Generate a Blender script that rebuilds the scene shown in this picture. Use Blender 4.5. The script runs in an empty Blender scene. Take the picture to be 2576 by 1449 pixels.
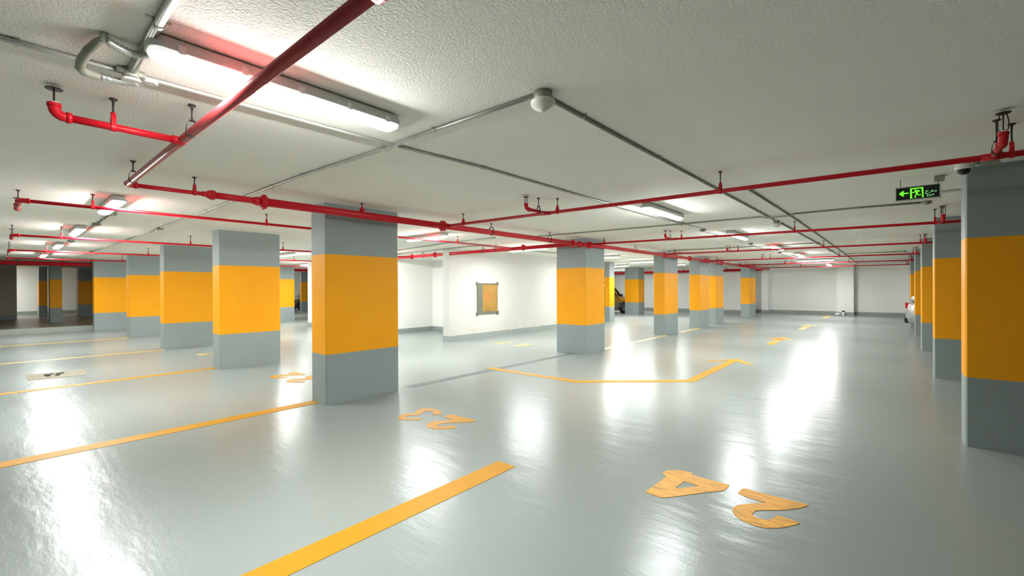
import bpy, math, random
from mathutils import Vector, Matrix
random.seed(7)
SC = bpy.context.scene
COL = SC.collection
H = 2.6          # ceiling height
YT, YB = 1.941, 0.646   # painted band on the pillars

# ------------------------------------------------------------------ materials
def mat(name, base=(.8,.8,.8), rough=.5, metal=0., spec=.5, coat=0., coat_r=.1, emit=None, estr=0.):
    m = bpy.data.materials.new(name); m.use_nodes = True
    b = m.node_tree.nodes['Principled BSDF']
    b.inputs['Base Color'].default_value = (*base, 1)
    b.inputs['Roughness'].default_value = rough
    b.inputs['Metallic'].default_value = metal
    b.inputs['Specular IOR Level'].default_value = spec
    b.inputs['Coat Weight'].default_value = coat
    b.inputs['Coat Roughness'].default_value = coat_r
    if emit:
        b.inputs['Emission Color'].default_value = (*emit, 1)
        b.inputs['Emission Strength'].default_value = estr
    return m

def nodes(m):
    nt = m.node_tree
    return nt, nt.nodes['Principled BSDF']

def noise(nt, scale, detail=3., rough=.5, vec=None, dist=0.):
    n = nt.nodes.new('ShaderNodeTexNoise')
    n.inputs['Scale'].default_value = scale; n.inputs['Detail'].default_value = detail
    n.inputs['Roughness'].default_value = rough; n.inputs['Distortion'].default_value = dist
    if vec: nt.links.new(vec, n.inputs['Vector'])
    return n

def geo_pos(nt, sx=1, sy=1, sz=1):
    g = nt.nodes.new('ShaderNodeNewGeometry'); mp = nt.nodes.new('ShaderNodeMapping')
    mp.inputs['Scale'].default_value = (sx, sy, sz)
    nt.links.new(g.outputs['Position'], mp.inputs['Vector'])
    return mp.outputs['Vector']

def ramp(nt, fac, c0, c1, p0=0., p1=1.):
    r = nt.nodes.new('ShaderNodeValToRGB')
    r.color_ramp.elements[0].position = p0; r.color_ramp.elements[1].position = p1
    r.color_ramp.elements[0].color = (*c0, 1); r.color_ramp.elements[1].color = (*c1, 1)
    nt.links.new(fac, r.inputs['Fac']); return r.outputs['Color']

def bump(nt, b, hs, strength, dist):
    bp = nt.nodes.new('ShaderNodeBump')
    bp.inputs['Strength'].default_value = strength; bp.inputs['Distance'].default_value = dist
    nt.links.new(hs, bp.inputs['Height'])
    nt.links.new(bp.outputs['Normal'], b.inputs['Normal'])
    return bp

def mottled(name, c0, c1, scale, rough, bs=0., bscale=60., bd=.002, p0=.3, p1=.7, **k):
    m = mat(name, c0, rough, **k); nt, b = nodes(m); v = geo_pos(nt)
    n = noise(nt, scale, 4., .55, v)
    nt.links.new(ramp(nt, n.outputs['Fac'], c0, c1, p0, p1), b.inputs['Base Color'])
    if bs:
        n2 = noise(nt, bscale, 3., .6, v); bump(nt, b, n2.outputs['Fac'], bs, bd)
    return m

def floor_mat():
    m = mat('floor_epoxy', (.52,.55,.52), .22, spec=.14)
    nt, b = nodes(m); v = geo_pos(nt)
    n = noise(nt, .35, 3., .5, v)
    nt.links.new(ramp(nt, n.outputs['Fac'], FLOOR0, FLOOR1, .3, .7), b.inputs['Base Color'])
    n2 = noise(nt, 1.1, 4., .6, v)
    mr = nt.nodes.new('ShaderNodeMapRange')
    mr.inputs['From Min'].default_value = .3; mr.inputs['From Max'].default_value = .7
    mr.inputs['To Min'].default_value = FR0; mr.inputs['To Max'].default_value = FR1
    nt.links.new(n2.outputs['Fac'], mr.inputs['Value']); nt.links.new(mr.outputs['Result'], b.inputs['Roughness'])
    # trowel waves + fine grain
    wv = noise(nt, 2.6, 4., .6, geo_pos(nt, .55, 1.7, 1))
    gr = noise(nt, 90., 2., .5, v)
    mx = nt.nodes.new('ShaderNodeMath'); mx.operation = 'MULTIPLY_ADD'
    mx.inputs[1].default_value = .075
    nt.links.new(gr.outputs['Fac'], mx.inputs[0]); nt.links.new(wv.outputs['Fac'], mx.inputs[2])
    bump(nt, b, mx.outputs[0], .3, .02)
    return m

FLOOR0, FLOOR1 = (.230,.258,.246), (.256,.280,.264)
FR0, FR1 = .235, .269
M = {}
M['floor'] = floor_mat()
M['floor_dark'] = mottled('floor_concrete', (.20,.17,.13), (.27,.23,.18), .6, .3, .1, 40.)
M['ceiling'] = mottled('ceiling_plaster', (.87,.865,.79), (.91,.905,.83), .4, .9, .75, 70., .008)
M['wall'] = mottled('wall_paint', (.80,.80,.765), (.84,.84,.81), .5, .7, .08, 30.)
M['kerb'] = mottled('kerb_concrete', (.30,.33,.30), (.36,.38,.35), 1.5, .7)
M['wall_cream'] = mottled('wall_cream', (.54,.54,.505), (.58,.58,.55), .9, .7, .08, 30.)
def stain(m):
    nt,b=nodes(m); g=nt.nodes.new('ShaderNodeNewGeometry'); sx=nt.nodes.new('ShaderNodeSeparateXYZ'); nt.links.new(g.outputs['Position'],sx.inputs[0])
    mr=nt.nodes.new('ShaderNodeMapRange'); mr.inputs['From Min'].default_value=.17; mr.inputs['From Max'].default_value=.34; mr.inputs['To Min'].default_value=1.; mr.inputs['To Max'].default_value=0.
    nt.links.new(sx.outputs['Z'],mr.inputs['Value'])
    n=noise(nt,2.2,5.,.65,geo_pos(nt,1,1,2.5)); r=nt.nodes.new('ShaderNodeMapRange'); r.inputs['From Min'].default_value=.52; r.inputs['From Max'].default_value=.68
    nt.links.new(n.outputs['Fac'],r.inputs['Value'])
    mu=nt.nodes.new('ShaderNodeMath'); mu.operation='MULTIPLY'; nt.links.new(mr.outputs[0],mu.inputs[0]); nt.links.new(r.outputs[0],mu.inputs[1])
    mx=nt.nodes.new('ShaderNodeMix'); mx.data_type='RGBA'; src=b.inputs['Base Color'].links[0].from_socket
    nt.links.new(mu.outputs[0],mx.inputs['Factor']); nt.links.new(src,mx.inputs['A']); mx.inputs['B'].default_value=(.52,.36,.20,1)
    nt.links.new(mx.outputs['Result'],b.inputs['Base Color'])
stain(M['wall_cream'])
M['wall_dark'] = mottled('wall_bare_concrete', (.40,.385,.32), (.46,.44,.37), .6, .8, .1, 30.)
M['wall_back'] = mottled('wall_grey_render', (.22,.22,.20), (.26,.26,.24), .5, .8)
M['base_grey'] = mottled('skirting_grey', (.27,.31,.30), (.31,.35,.34), 1., .5)
M['pil_grey'] = mottled('pillar_grey', (.265,.31,.305), (.29,.335,.33), 1.2, .5, .03, 50., spec=.3)
M['pil_yellow'] = mottled('pillar_yellow', (.88,.36,.006), (.93,.385,.008), 1.2, .5, .03, 50., spec=.22)
M['line'] = mottled('floor_paint', (.45,.21,.006), (.50,.23,.009), 3., .5, spec=.2)
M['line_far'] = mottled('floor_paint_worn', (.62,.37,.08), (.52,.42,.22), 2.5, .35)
def streak_mat():
    m = mat('floor_paint_streaked', (.8,.4,.02), .5, spec=.2); nt, b = nodes(m)
    n = noise(nt, 9., 3., .6, geo_pos(nt, .8, 6., 1))
    nt.links.new(ramp(nt, n.outputs['Fac'], (.44,.20,.010), (.78,.345,.006), .36, .56), b.inputs['Base Color'])
    return m
M['line_streak'] = streak_mat()
M['strip'] = mat('grey_strip', (.15,.165,.165), .6, spec=.15)
M['red'] = mottled('red_enamel', (.56,.006,.016), (.62,.010,.022), 4., .36, spec=.35)
M['red_deep'] = mottled('red_enamel_dark', (.40,.045,.05), (.44,.05,.055), 4., .36, spec=.5)
M['red_warm_lit'] = mottled('red_enamel_warm_lit', (.42,.05,.03), (.48,.07,.04), 4., .4)  # red enamel with the warm light on the arms put into its colour
M['darkmetal'] = mat('dark_steel', (.06,.045,.04), .45, .6)
M['chrome'] = mat('bright_steel', (.62,.62,.58), .3, .9)
M['white_seal'] = mat('white_seal', (.8,.78,.75), .5)
M['galv'] = mottled('galvanised_steel', (.40,.41,.37), (.48,.49,.45), 8., .38, metal=.65)
M['galv_dull'] = mottled('galvanised_dull', (.25,.26,.21), (.32,.33,.27), 8., .5, metal=.35)
M['housing'] = mat('lamp_housing', (.62,.64,.62), .45)
LAMP = 290.0
M['diffuser'] = mat('lamp_diffuser', (.9,.9,.9), .4, emit=(.955,1.,.985), estr=LAMP)
M['diffuser_edge'] = mat('lamp_diffuser_edge', (.9,.9,.9), .4, emit=(.955,1.,.985), estr=.75)
M['diffuser_edge'].cycles.emission_sampling='NONE'
M['plastic'] = mottled('ivory_plastic', (.70,.69,.62), (.76,.75,.68), 6., .5)
M['white_pl'] = mat('white_plastic', (.75,.75,.73), .4)
M['smoked'] = mat('smoked_dome', (.015,.018,.015), .08)
M['black'] = mat('sign_black', (.004,.008,.006), .35)
M['green'] = mat('sign_green', (.1,.6,.05), .5, emit=(.16,.95,.03), estr=1.0)
M['mint'] = mat('sign_pale_green', (.3,.7,.4), .5, emit=(.22,.62,.26), estr=.7)
for k in ('green','mint'): M[k].cycles.emission_sampling='NONE'
M['reflection_tan'] = mottled('pillar_reflection_tan', (.31,.175,.045), (.38,.225,.065), 3., .25, p0=.35, p1=.65)  # yellow pillar mirrored in the glossy panel, painted in as tan
M['reflection_grey'] = mottled('pillar_reflection_grey', (.125,.13,.10), (.18,.185,.145), 4., .25)  # grey part of the same pillar reflection, painted as a strip
M['red_mark'] = mat('orange_print', (.60,.14,.03), .5)
M['steel_clip'] = mat('clip_steel', (.25,.25,.2), .4, .6)
M['glass'] = mat('car_glass', (.02,.025,.025), .05, spec=.6)
M['tyre'] = mat('tyre_rubber', (.012,.012,.012), .75)
M['rim'] = mat('alloy_rim', (.55,.57,.6), .3, .8)
M['paint_olive'] = mat('car_paint_olive', (.075,.070,.035), .22, .3, coat=1.)
M['paint_grey'] = mat('car_paint_grey', (.085,.088,.08), .25, .3, coat=1.)
M['paint_silver'] = mat('car_paint_silver', (.50,.52,.53), .28, .6, coat=1.)
M['trim_black'] = mat('trim_black', (.01,.01,.012), .4)
M['lamp_glass'] = mat('headlamp_lens', (.7,.72,.75), .1)
M['hatch'] = mottled('rusty_plate', (.20,.175,.12), (.27,.245,.19), 5., .75, spec=.2)
M['debris'] = mat('dark_dirt', (.06,.055,.04), .8)

# ------------------------------------------------------------------ mesh builder
class MB:
    def __init__(s): s.v=[]; s.f=[]; s.mi=[]; s.sm=[]
    def add(s, vs, fs, mi=0, sm=False):
        o=len(s.v); s.v += [tuple(v) for v in vs]
        for k,f in enumerate(fs):
            s.f.append([i+o for i in f]); s.mi.append(mi); s.sm.append(sm if not isinstance(sm, list) else sm[k])
        return s
    def box(s, x0,x1,y0,y1,z0,z1, mi=0):
        v=[(x,y,z) for z in (z0,z1) for y in (y0,y1) for x in (x0,x1)]
        return s.add(v,[[0,2,3,1],[4,5,7,6],[0,1,5,4],[2,6,7,3],[0,4,6,2],[1,3,7,5]],mi)
    def rings(s, rings, mi=0, sm=True, cap=True, closed=False):
        n=len(rings[0]); v=[p for r in rings for p in r]; f=[]; S=[]
        R=len(rings)
        for i in range(R if closed else R-1):
            a=i*n; b=((i+1)%R)*n
            for j in range(n):
                k=(j+1)%n; f.append([a+j,a+k,b+k,b+j]); S.append(sm)
        if cap and not closed:
            f.append(list(range(n))[::-1]); S.append(False)
            f.append([(R-1)*n+j for j in range(n)]); S.append(False)
        return s.add(v,f,mi,S)
    def tube(s, pts, r, n=14, mi=0, closed=False, cap=True, sm=True):
        P=[Vector(p) for p in pts]; N=len(P); rs=r if isinstance(r,(list,tuple)) else [r]*N
        rings=[]; nrm=None
        for i in range(N):
            if closed: t=(P[(i+1)%N]-P[i-1])
            elif i==0: t=P[1]-P[0]
            elif i==N-1: t=P[-1]-P[-2]
            else: t=(P[i+1]-P[i]).normalized()+(P[i]-P[i-1]).normalized()
            if t.length<1e-9: t=P[min(i+1,N-1)]-P[max(i-1,0)]
            if t.length<1e-9: t=Vector((0,0,1))
            t.normalize()
            if nrm is None:
                a=Vector((0,0,1)) if abs(t.z)<.9 else Vector((1,0,0)); nrm=t.cross(a).normalized()
            else:
                nrm=(nrm-t*nrm.dot(t)).normalized()
            bi=t.cross(nrm)
            rings.append([P[i]+(nrm*math.cos(2*math.pi*k/n)+bi*math.sin(2*math.pi*k/n))*rs[i] for k in range(n)])
        return s.rings(rings,mi,sm,cap,closed)
    def cyl(s, a, b, r, n=14, mi=0, r2=None, sm=True): return s.tube([a,b],[r,r if r2 is None else r2],n,mi,sm=sm)
    def lathe(s, c, prof, n=20, mi=0, sm=True, axis='z'):
        rings=[]
        for r,h in prof:
            ring=[]
            for k in range(n):
                a=2*math.pi*k/n; p=(r*math.cos(a),r*math.sin(a),h)
                if axis=='y': p=(p[0],p[2],p[1])
                if axis=='x': p=(p[2],p[0],p[1])
                ring.append((c[0]+p[0],c[1]+p[1],c[2]+p[2]))
            rings.append(ring)
        return s.rings(rings,mi,sm)
    def prism(s, poly, z0, z1, mi=0, hole=None):
        # flat shape with thickness, polygon in x,y; n-gon, optional hole bridged through a slit
        if hole:
            best=min(((i,j) for i in range(len(poly)) for j in range(len(hole))), key=lambda t:(poly[t[0]][0]-hole[t[1]][0])**2+(poly[t[0]][1]-hole[t[1]][1])**2)
            i,j=best
            ar=lambda q: sum(q[k][0]*q[(k+1)%len(q)][1]-q[(k+1)%len(q)][0]*q[k][1] for k in range(len(q)))
            if ar(poly)*ar(hole)>0: hole=hole[::-1]; j=len(hole)-1-j
            poly=poly[:i+1]+hole[j:]+hole[:j+1]+poly[i:]
        n=len(poly)
        v=[(x,y,z0) for x,y in poly]+[(x,y,z1) for x,y in poly]
        f=[list(range(n))[::-1],[n+k for k in range(n)]]+[[k,(k+1)%n,n+(k+1)%n,n+k] for k in range(n)]
        return s.add(v,f,mi)
    def xform(s, fn): s.v=[tuple(fn(v)) for v in s.v]; return s

def wloc(o):
    p=Vector((0,0,0))
    while o is not None: p+=o.location; o=o.parent
    return p
def obj(name, mb, mats, parent=None, loc=None):
    """one mesh object; mesh coordinates given in the world, or relative to loc"""
    if not isinstance(mats,(list,tuple)): mats=[mats]
    me=bpy.data.meshes.new(name)
    off=wloc(parent) if parent is not None else Vector(loc or (0,0,0))
    me.from_pydata([tuple(Vector(v)-off) for v in mb.v],[],mb.f)
    for m in mats: me.materials.append(m if not isinstance(m,str) else M[m])
    for p,i,s in zip(me.polygons,mb.mi,mb.sm): p.material_index=i; p.use_smooth=s
    me.update()
    import bmesh
    bm=bmesh.new(); bm.from_mesh(me); bmesh.ops.recalc_face_normals(bm, faces=bm.faces); bm.to_mesh(me); bm.free()
    o=bpy.data.objects.new(name,me); COL.objects.link(o)
    if parent is not None: o.parent=parent
    else: o.location=off
    return o
def tag(o, label=None, cat=None, group=None, kind=None):
    if label: o['label']=label
    if cat: o['category']=cat
    if group: o['group']=group
    if kind: o['kind']=kind
    return o
def empty(name, loc, label, cat, group=None):
    e=bpy.data.objects.new(name,None); COL.objects.link(e); e.location=loc; e.empty_display_size=.1
    return tag(e,label,cat,group)
def dup(root, loc, rotz=0., label=None):
    def cp(o,par):
        c=o.copy(); COL.objects.link(c); c.parent=par
        for ch in o.children: cp(ch,c)
        return c
    r=cp(root,None); r.location=loc; r.rotation_euler=(0,0,rotz)
    if label: r['label']=label
    return r
def struct(name, mb, m): return tag(obj(name,mb,m),kind='structure')
EXPOSURE = 0.0

# ------------------------------------------------------------------ the setting
struct('floor', MB().box(-22.3,6,-3.2,31.4,-.2,0).box(-36,-22.3,7.4,31.4,-.2,0), 'floor')
struct('floor_raised', MB().box(-36,-22.3,-3.2,7.4,-.2,.178), 'floor_dark')
struct('wall_light_block', MB().box(-36,-22.3,7.3,7.5,0,H), 'wall')  # added out of view, keeps lamp light from leaking into the dark bay
tag(obj('kerb_strip', MB().box(-22.34,-22.25,-3.2,7.3,0,.182), 'kerb'), kind='structure')
struct('ceiling', MB().box(-36,6,-3.2,31.4,H,H+.2), 'ceiling')
struct('wall_back', MB().box(-36,6,-3.2,-3.0,0,H), 'wall_back')
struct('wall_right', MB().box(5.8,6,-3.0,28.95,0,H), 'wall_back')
struct('wall_end', MB().box(-6.1,5.8,28.95,31.2,0,H).box(-2.17,-1.47,28.4,28.96,0,H).box(-5.66,-5.33,28.45,28.96,0,H).box(.62,.80,28.3,28.96,0,H), 'wall')
struct('wall_far', MB().box(-36,-6.1,27.45,31.2,0,H), 'wall')
struct('wall_left', MB().box(-36,-34.75,-3.0,27.45,0,H), 'wall')
struct('wall_side', MB().box(-30.2,-29.85,-3.0,.47,.178,H), 'wall_dark')
struct('wall_core', MB().box(-17.77,-12.35,8.05,15.6,0,H).box(-12.36,-9.56,10.0,15.6,0,H), 'wall')
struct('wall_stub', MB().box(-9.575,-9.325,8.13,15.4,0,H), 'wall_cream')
struct('baseboard_end', MB().box(-6.09,5.8,28.935,28.96,0,.17).box(-2.185,-1.455,28.385,28.7,0,.17).box(-5.675,-5.315,28.435,28.7,0,.17).box(.605,.815,28.285,28.7,0,.17), 'base_grey')
struct('baseboard_far', MB().box(-22.2,-6.09,27.435,27.46,0,.17).box(-6.115,-6.085,27.435,28.94,0,.17), 'base_grey')
struct('baseboard_core', MB().box(-12.36,-12.335,8.04,10.0,0,.15).box(-12.34,-9.58,9.985,10.01,0,.15).box(-17.78,-12.335,8.035,8.06,0,.15).box(-17.785,-17.76,8.04,15.6,0,.15), 'base_grey')
struct('baseboard_stub', MB().box(-9.585,-9.315,8.115,8.14,0,.155).box(-9.335,-9.31,8.12,15.41,0,.155).box(-9.59,-9.565,8.12,10.0,0,.155), 'base_grey')
struct('baseboard_left', MB().box(-34.76,-34.735,-3.,7.3,.178,.36).box(-34.76,-34.735,7.5,27.4,0,.17), 'base_grey')
struct('baseboard_side', MB().box(-29.86,-29.835,-3.,.47,.178,.36), 'pil_grey')

# ------------------------------------------------------------------ pillars
def pillar(x0,x1,y0,y1,label,z0=0.,yb=YB,yt=YT,c=.012):
    mb=MB(); out=[]
    def ring(z): return [(x0+c,y0,z),(x1-c,y0,z),(x1,y0+c,z),(x1,y1-c,z),(x1-c,y1,z),(x0+c,y1,z),(x0,y1-c,z),(x0,y0+c,z)]
    for a,b,mi in ((z0,yb,0),(yb,yt,1),(yt,H,0)):
        mb.rings([ring(a),ring(b)],mi,False,False)
    o=obj('pillar',mb,['pil_grey','pil_yellow'],loc=((x0+x1)/2,(y0+y1)/2,z0))
    return tag(o,label,'pillar','yellow-banded grey pillars','thing')
pillar(-5.876,-5.48,2.71,3.806,'grey pillar with yellow band at the end of a yellow line, beside floor number 23')
pillar(-9.885,-9.47,2.655,3.73,'grey and yellow pillar just behind the one beside number 23, in the left row')
pillar(-14.08,-13.65,2.64,3.72,'third pillar of the left row counting from the one beside number 23')
pillar(-18.2,-17.74,2.573,3.65,'fourth pillar of the left row, second from the kerb of the dark bay')
pillar(-22.2,-21.84,2.194,3.27,'last pillar of the left row, standing at the kerb of the dark bay')
pillar(.52,1.6,5.871,6.205,'large shaded pillar cut by the right edge, under the dome camera')
pillar(.52,1.6,9.886,10.19,'shaded grey and yellow pillar next behind the one under the dome camera')
pillar(.52,1.6,13.905,14.25,'third pillar of the shaded right row, counting from the dome camera')
pillar(.52,1.6,17.731,18.1,'fourth pillar of the shaded right row, in front of the silver car')
pillar(.515,1.6,21.71,22.1,'farthest pillar of the shaded right row, behind the silver car')
pillar(-5.976,-5.18,8.53,9.389,'square grey and yellow pillar beside the framed tan panel, below the pipe junction')
pillar(-5.695,-5.34,13.45,14.58,'grey and yellow pillar second along the middle row from the square one')
pillar(-5.629,-5.26,16.5,17.61,'left one of two overlapping pillars in the middle row')
pillar(-5.554,-5.30,18.6,19.62,'right one of two overlapping pillars in the middle row')
pillar(-5.702,-5.30,24.05,25.345,'farthest pillar of the middle row, in front of the white end wall')
pillar(-9.52,-9.27,17.25,17.69,'narrow pillar peeping out from behind the square middle pillar, left of the olive car')
pillar(-11.52,-10.70,23.2,23.994,'bright pillar right of the olive car, near the far white wall')
pillar(-21.7,-21.3,7.75,9.03,'brightly lit pillar seen in the gap left of the number 23 pillar')
pillar(-29.8,-29.6,12.98,13.7,'distant pillar behind the grey car, seen through a narrow gap')
pillar(-26.15,-25.43,1.27,1.62,'nearest of the dim pillars standing on the dark raised bay',.178,.775,1.91)
pillar(-31.9,-30.62,1.18,1.46,'dim pillar beside the bright opening of the dark bay, one side lit',.178,.74,1.915)
pillar(-31.2,-30.28,2.5,3.2,'dim pillar of the dark bay right of the bright gap',.178,.755,1.92)

# ------------------------------------------------------------------ floor markings
def line_mark(x0,x1,y0,y1,label,m='line',z=.003):
    o=obj('parking_line',MB().box(x0,x1,y0,y1,0,z),m,loc=((x0+x1)/2,(y0+y1)/2,0))
    return tag(o,label,'floor line',None,'thing')
line_mark(-2.575,-2.385,-2.9,2.80,'broad yellow parking line nearest the camera, between numbers 23 and 24')
line_mark(-5.86,-5.67,-2.9,2.708,'yellow parking line running up to the pillar beside number 23')
line_mark(-9.77,-9.61,-2.9,2.652,'yellow parking line ending at the second pillar of the left row')
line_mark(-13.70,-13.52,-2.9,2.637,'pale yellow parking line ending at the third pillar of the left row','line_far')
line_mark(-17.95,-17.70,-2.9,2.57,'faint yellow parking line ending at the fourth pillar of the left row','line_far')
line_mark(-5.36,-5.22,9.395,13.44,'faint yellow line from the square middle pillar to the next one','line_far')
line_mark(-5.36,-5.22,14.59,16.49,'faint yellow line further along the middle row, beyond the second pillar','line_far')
o=obj('floor_joint_strip',MB().prism([(-5.62,4.02),(-5.46,4.05),(-5.42,8.5),(-5.56,8.5)],0,.0018),'strip'); tag(o,'grey floor strip from beside number 23 towards the square pillar','floor strip')
# numbers painted for drivers coming down the aisle
four=[(-1.405,3.478),(-1.384,3.555),(-1.35,3.573),(-1.318,3.615),(-1.213,3.619),(-1.205,3.585),(-1.154,3.577),(-.931,3.584),(-.927,3.533),(-.935,3.456),(-1.038,3.325),(-1.157,3.155),(-1.221,3.071),(-1.255,3.051),(-1.366,3.065),(-1.352,3.322),(-1.35,3.422)]
four_hole=[(-1.22,3.268),(-1.211,3.426),(-1.097,3.416),(-1.124,3.371)]
two=[(-.845,3.48),(-.846,3.539),(-.839,3.581),(-.81,3.601),(-.736,3.589),(-.434,3.603),(-.44,3.576),(-.474,3.509),(-.534,3.429),(-.597,3.369),(-.66,3.316),(-.692,3.275),(-.698,3.213),(-.685,3.196),(-.653,3.182),(-.613,3.196),(-.583,3.235),(-.573,3.288),(-.562,3.307),(-.455,3.297),(-.44,3.284),(-.497,3.185),(-.533,3.136),(-.592,3.086),(-.645,3.073),(-.719,3.087),(-.772,3.123),(-.808,3.176),(-.815,3.214),(-.805,3.281),(-.774,3.323),(-.657,3.456),(-.713,3.452),(-.794,3.457)]
three=[(-4.306,2.973),(-4.381,3.053),(-4.403,3.134),(-4.351,3.203),(-4.337,3.24),(-4.394,3.296),(-4.423,3.395),(-4.375,3.472),(-4.271,3.505),(-4.144,3.479),(-4.074,3.434),(-4.05,3.379),(-4.084,3.336),(-4.152,3.343),(-4.175,3.375),(-4.208,3.409),(-4.277,3.394),(-4.295,3.352),(-4.257,3.281),(-4.227,3.231),(-4.239,3.172),(-4.289,3.13),(-4.287,3.083),(-4.245,3.047),(-4.189,3.07),(-4.163,3.116),(-4.138,3.136),(-4.045,3.13),(-4.058,3.101),(-4.106,3.047),(-4.196,2.986),(-4.248,2.961)]
two_b=[(-3.936,3.353),(-3.969,3.423),(-3.941,3.485),(-3.848,3.474),(-3.712,3.493),(-3.555,3.495),(-3.537,3.456),(-3.592,3.366),(-3.682,3.269),(-3.745,3.203),(-3.775,3.135),(-3.765,3.101),(-3.723,3.086),(-3.668,3.111),(-3.631,3.183),(-3.565,3.197),(-3.522,3.152),(-3.568,3.101),(-3.626,3.024),(-3.696,2.994),(-3.766,2.988),(-3.838,3.01),(-3.89,3.073),(-3.896,3.156),(-3.845,3.234),(-3.784,3.304),(-3.786,3.347)]
def shift(p,dx,dy): return [(x+dx,y+dy) for x,y in p]
def number(loc,digits,label,m):
    r=empty('floor_number',loc,label,'floor number')
    for nm,p,h in digits: obj(nm,MB().prism(p,0,.003,0,h),m,r)
    return r
number((-.9,3.33,0),[('digit',two,None),('digit',four,four_hole)],'yellow stall number 24 painted on the floor nearest the camera','line_streak')
number((-3.95,3.23,0),[('digit',two_b,None),('digit',three,None)],'yellow stall number 23 painted on the floor right of the big pillar','line')
number((-7.65,3.23,0),[('digit',shift(two_b,-3.60,0),None),('digit',shift(two_b,-4.18,-.03),None)],'yellow stall number partly hidden behind the big left pillar','line')
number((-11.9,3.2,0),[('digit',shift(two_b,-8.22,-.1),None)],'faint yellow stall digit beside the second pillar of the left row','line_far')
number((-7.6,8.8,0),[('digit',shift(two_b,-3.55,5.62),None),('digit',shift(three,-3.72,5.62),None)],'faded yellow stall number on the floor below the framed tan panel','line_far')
# arrows
def stroke_poly(pts,w):
    P=[Vector((*p,0)) for p in pts]; L=[];Rr=[]
    for i,p in enumerate(P):
        if i==0: d=(P[1]-P[0]).normalized(); s=1
        elif i==len(P)-1: d=(P[-1]-P[-2]).normalized(); s=1
        else:
            a=(P[i]-P[i-1]).normalized(); b=(P[i+1]-P[i]).normalized(); d=(a+b).normalized(); s=1/max(.3,d.dot(b))
        n=Vector((-d.y,d.x,0))*w/2*s; L.append((p+n)[:2]); Rr.append((p-n)[:2])
    return L+Rr[::-1]
def arrow(loc,mb,label,m): tag(obj('floor_arrow',mb,m,loc=loc),label,'floor arrow',None,'thing')
mb=MB().prism(stroke_poly([(-5.69,5.935),(-3.8,5.965),(-2.43,7.16),(-2.43,9.45)],.15),0,.003).prism([(-2.85,9.32),(-2.41,9.95),(-2.0,9.40),(-2.10,9.36),(-2.36,9.62),(-2.36,9.40),(-2.50,9.40),(-2.50,9.62),(-2.76,9.28)],0,.0032)
arrow((-4,7,0),mb,'long bent yellow turning arrow on the aisle floor near the square pillar','line')
for y0,y1,w,lab in ((12.95,15.1,.17,'short yellow aisle arrow just beyond the long bent arrow'),(18.2,20.6,.2,'small faint yellow aisle arrow, second beyond the bent arrow'),(25.2,27.8,.2,'farthest faint yellow aisle arrow, close to the white end wall')):
    mb=MB().box(-2.40-w/2,-2.40+w/2,y0,y1-.6,0,.003).prism([(-2.75,y1-.7),(-2.05,y1-.7),(-2.40,y1)],0,.003)
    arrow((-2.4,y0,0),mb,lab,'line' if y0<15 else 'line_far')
# worn plate in the left stalls
r=empty('floor_hatch',(-11.1,.63,0),'brown worn square plate in the floor between the left yellow lines','hatch')
obj('plate',MB().prism([(-11.5,.28),(-10.78,.28),(-10.66,.95),(-11.42,1.03)],0,.004),'hatch',r)
mb=MB()
for k in range(9):
    a=random.uniform(0,6.28); cx=-11.12+random.uniform(-.12,.12); cy=.62+random.uniform(-.12,.12)
    mb.lathe((cx,cy,.004),[(.05*random.uniform(.4,1),0),(.03,.014),(.004,.02)],7,0,False)
obj('dirt_pile',mb,'debris',r)['kind']='stuff'

# ------------------------------------------------------------------ sprinkler pipework
def band(mb,c,axis,r,up,w=.022,t=.004,mi=0):
    """strap loop round a pipe of radius r, drawn up to a point 'up' above its centre"""
    prof=[]
    for k in range(13):
        a=math.pi+math.pi*k/12
        prof.append((math.cos(a)*(r+.002),math.sin(a)*(r+.002)))
    prof+= [(r*.95,up*.55),(r*.45,up*.92),(-r*.45,up*.92),(-r*.95,up*.55)]
    n=len(prof); v=[];f=[]
    for i,(a,b) in enumerate(prof):
        l=math.hypot(a,b) or 1; oa,ob=a*(1+t/l),b*(1+t/l)
        for (p,q) in ((a,b),(oa,ob)):
            for s in (-w/2,w/2):
                v.append((c[0]+(p if axis=='y' else s),c[1]+(s if axis=='y' else p),c[2]+q))
    for i in range(n):
        a=i*4;b=((i+1)%n)*4
        f+= [[a,a+1,b+1,b],[a+2,b+2,b+3,a+3],[a,b,b+2,a+2],[a+1,a+3,b+3,b+1]]
    mb.add(v,f,mi,False)
def hanger(root,c,axis,r,sleeve=True,color='red'):
    mb=MB(); up=r+.05; band(mb,c,axis,r,up)
    top=c[2]+up
    if sleeve: mb.cyl((c[0],c[1],c[2]+r),(c[0],c[1],c[2]+r+.062),.0125,12)
    else: mb.lathe((c[0],c[1],top-.012),[(.006,0),(.013,.001),(.013,.012),(.006,.014)],6,0,False)
    o=obj('pipe_hanger',mb,color if sleeve else 'darkmetal',root)
    m2=MB().cyl((c[0],c[1],top-.01),(c[0],c[1],H),.0052,8).lathe((c[0],c[1],H-.008),[(.008,-.012),(.009,-.002),(.02,0),(.02,.008)],10,0,False)
    obj('hanger_rod',m2,'darkmetal',o)
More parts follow.
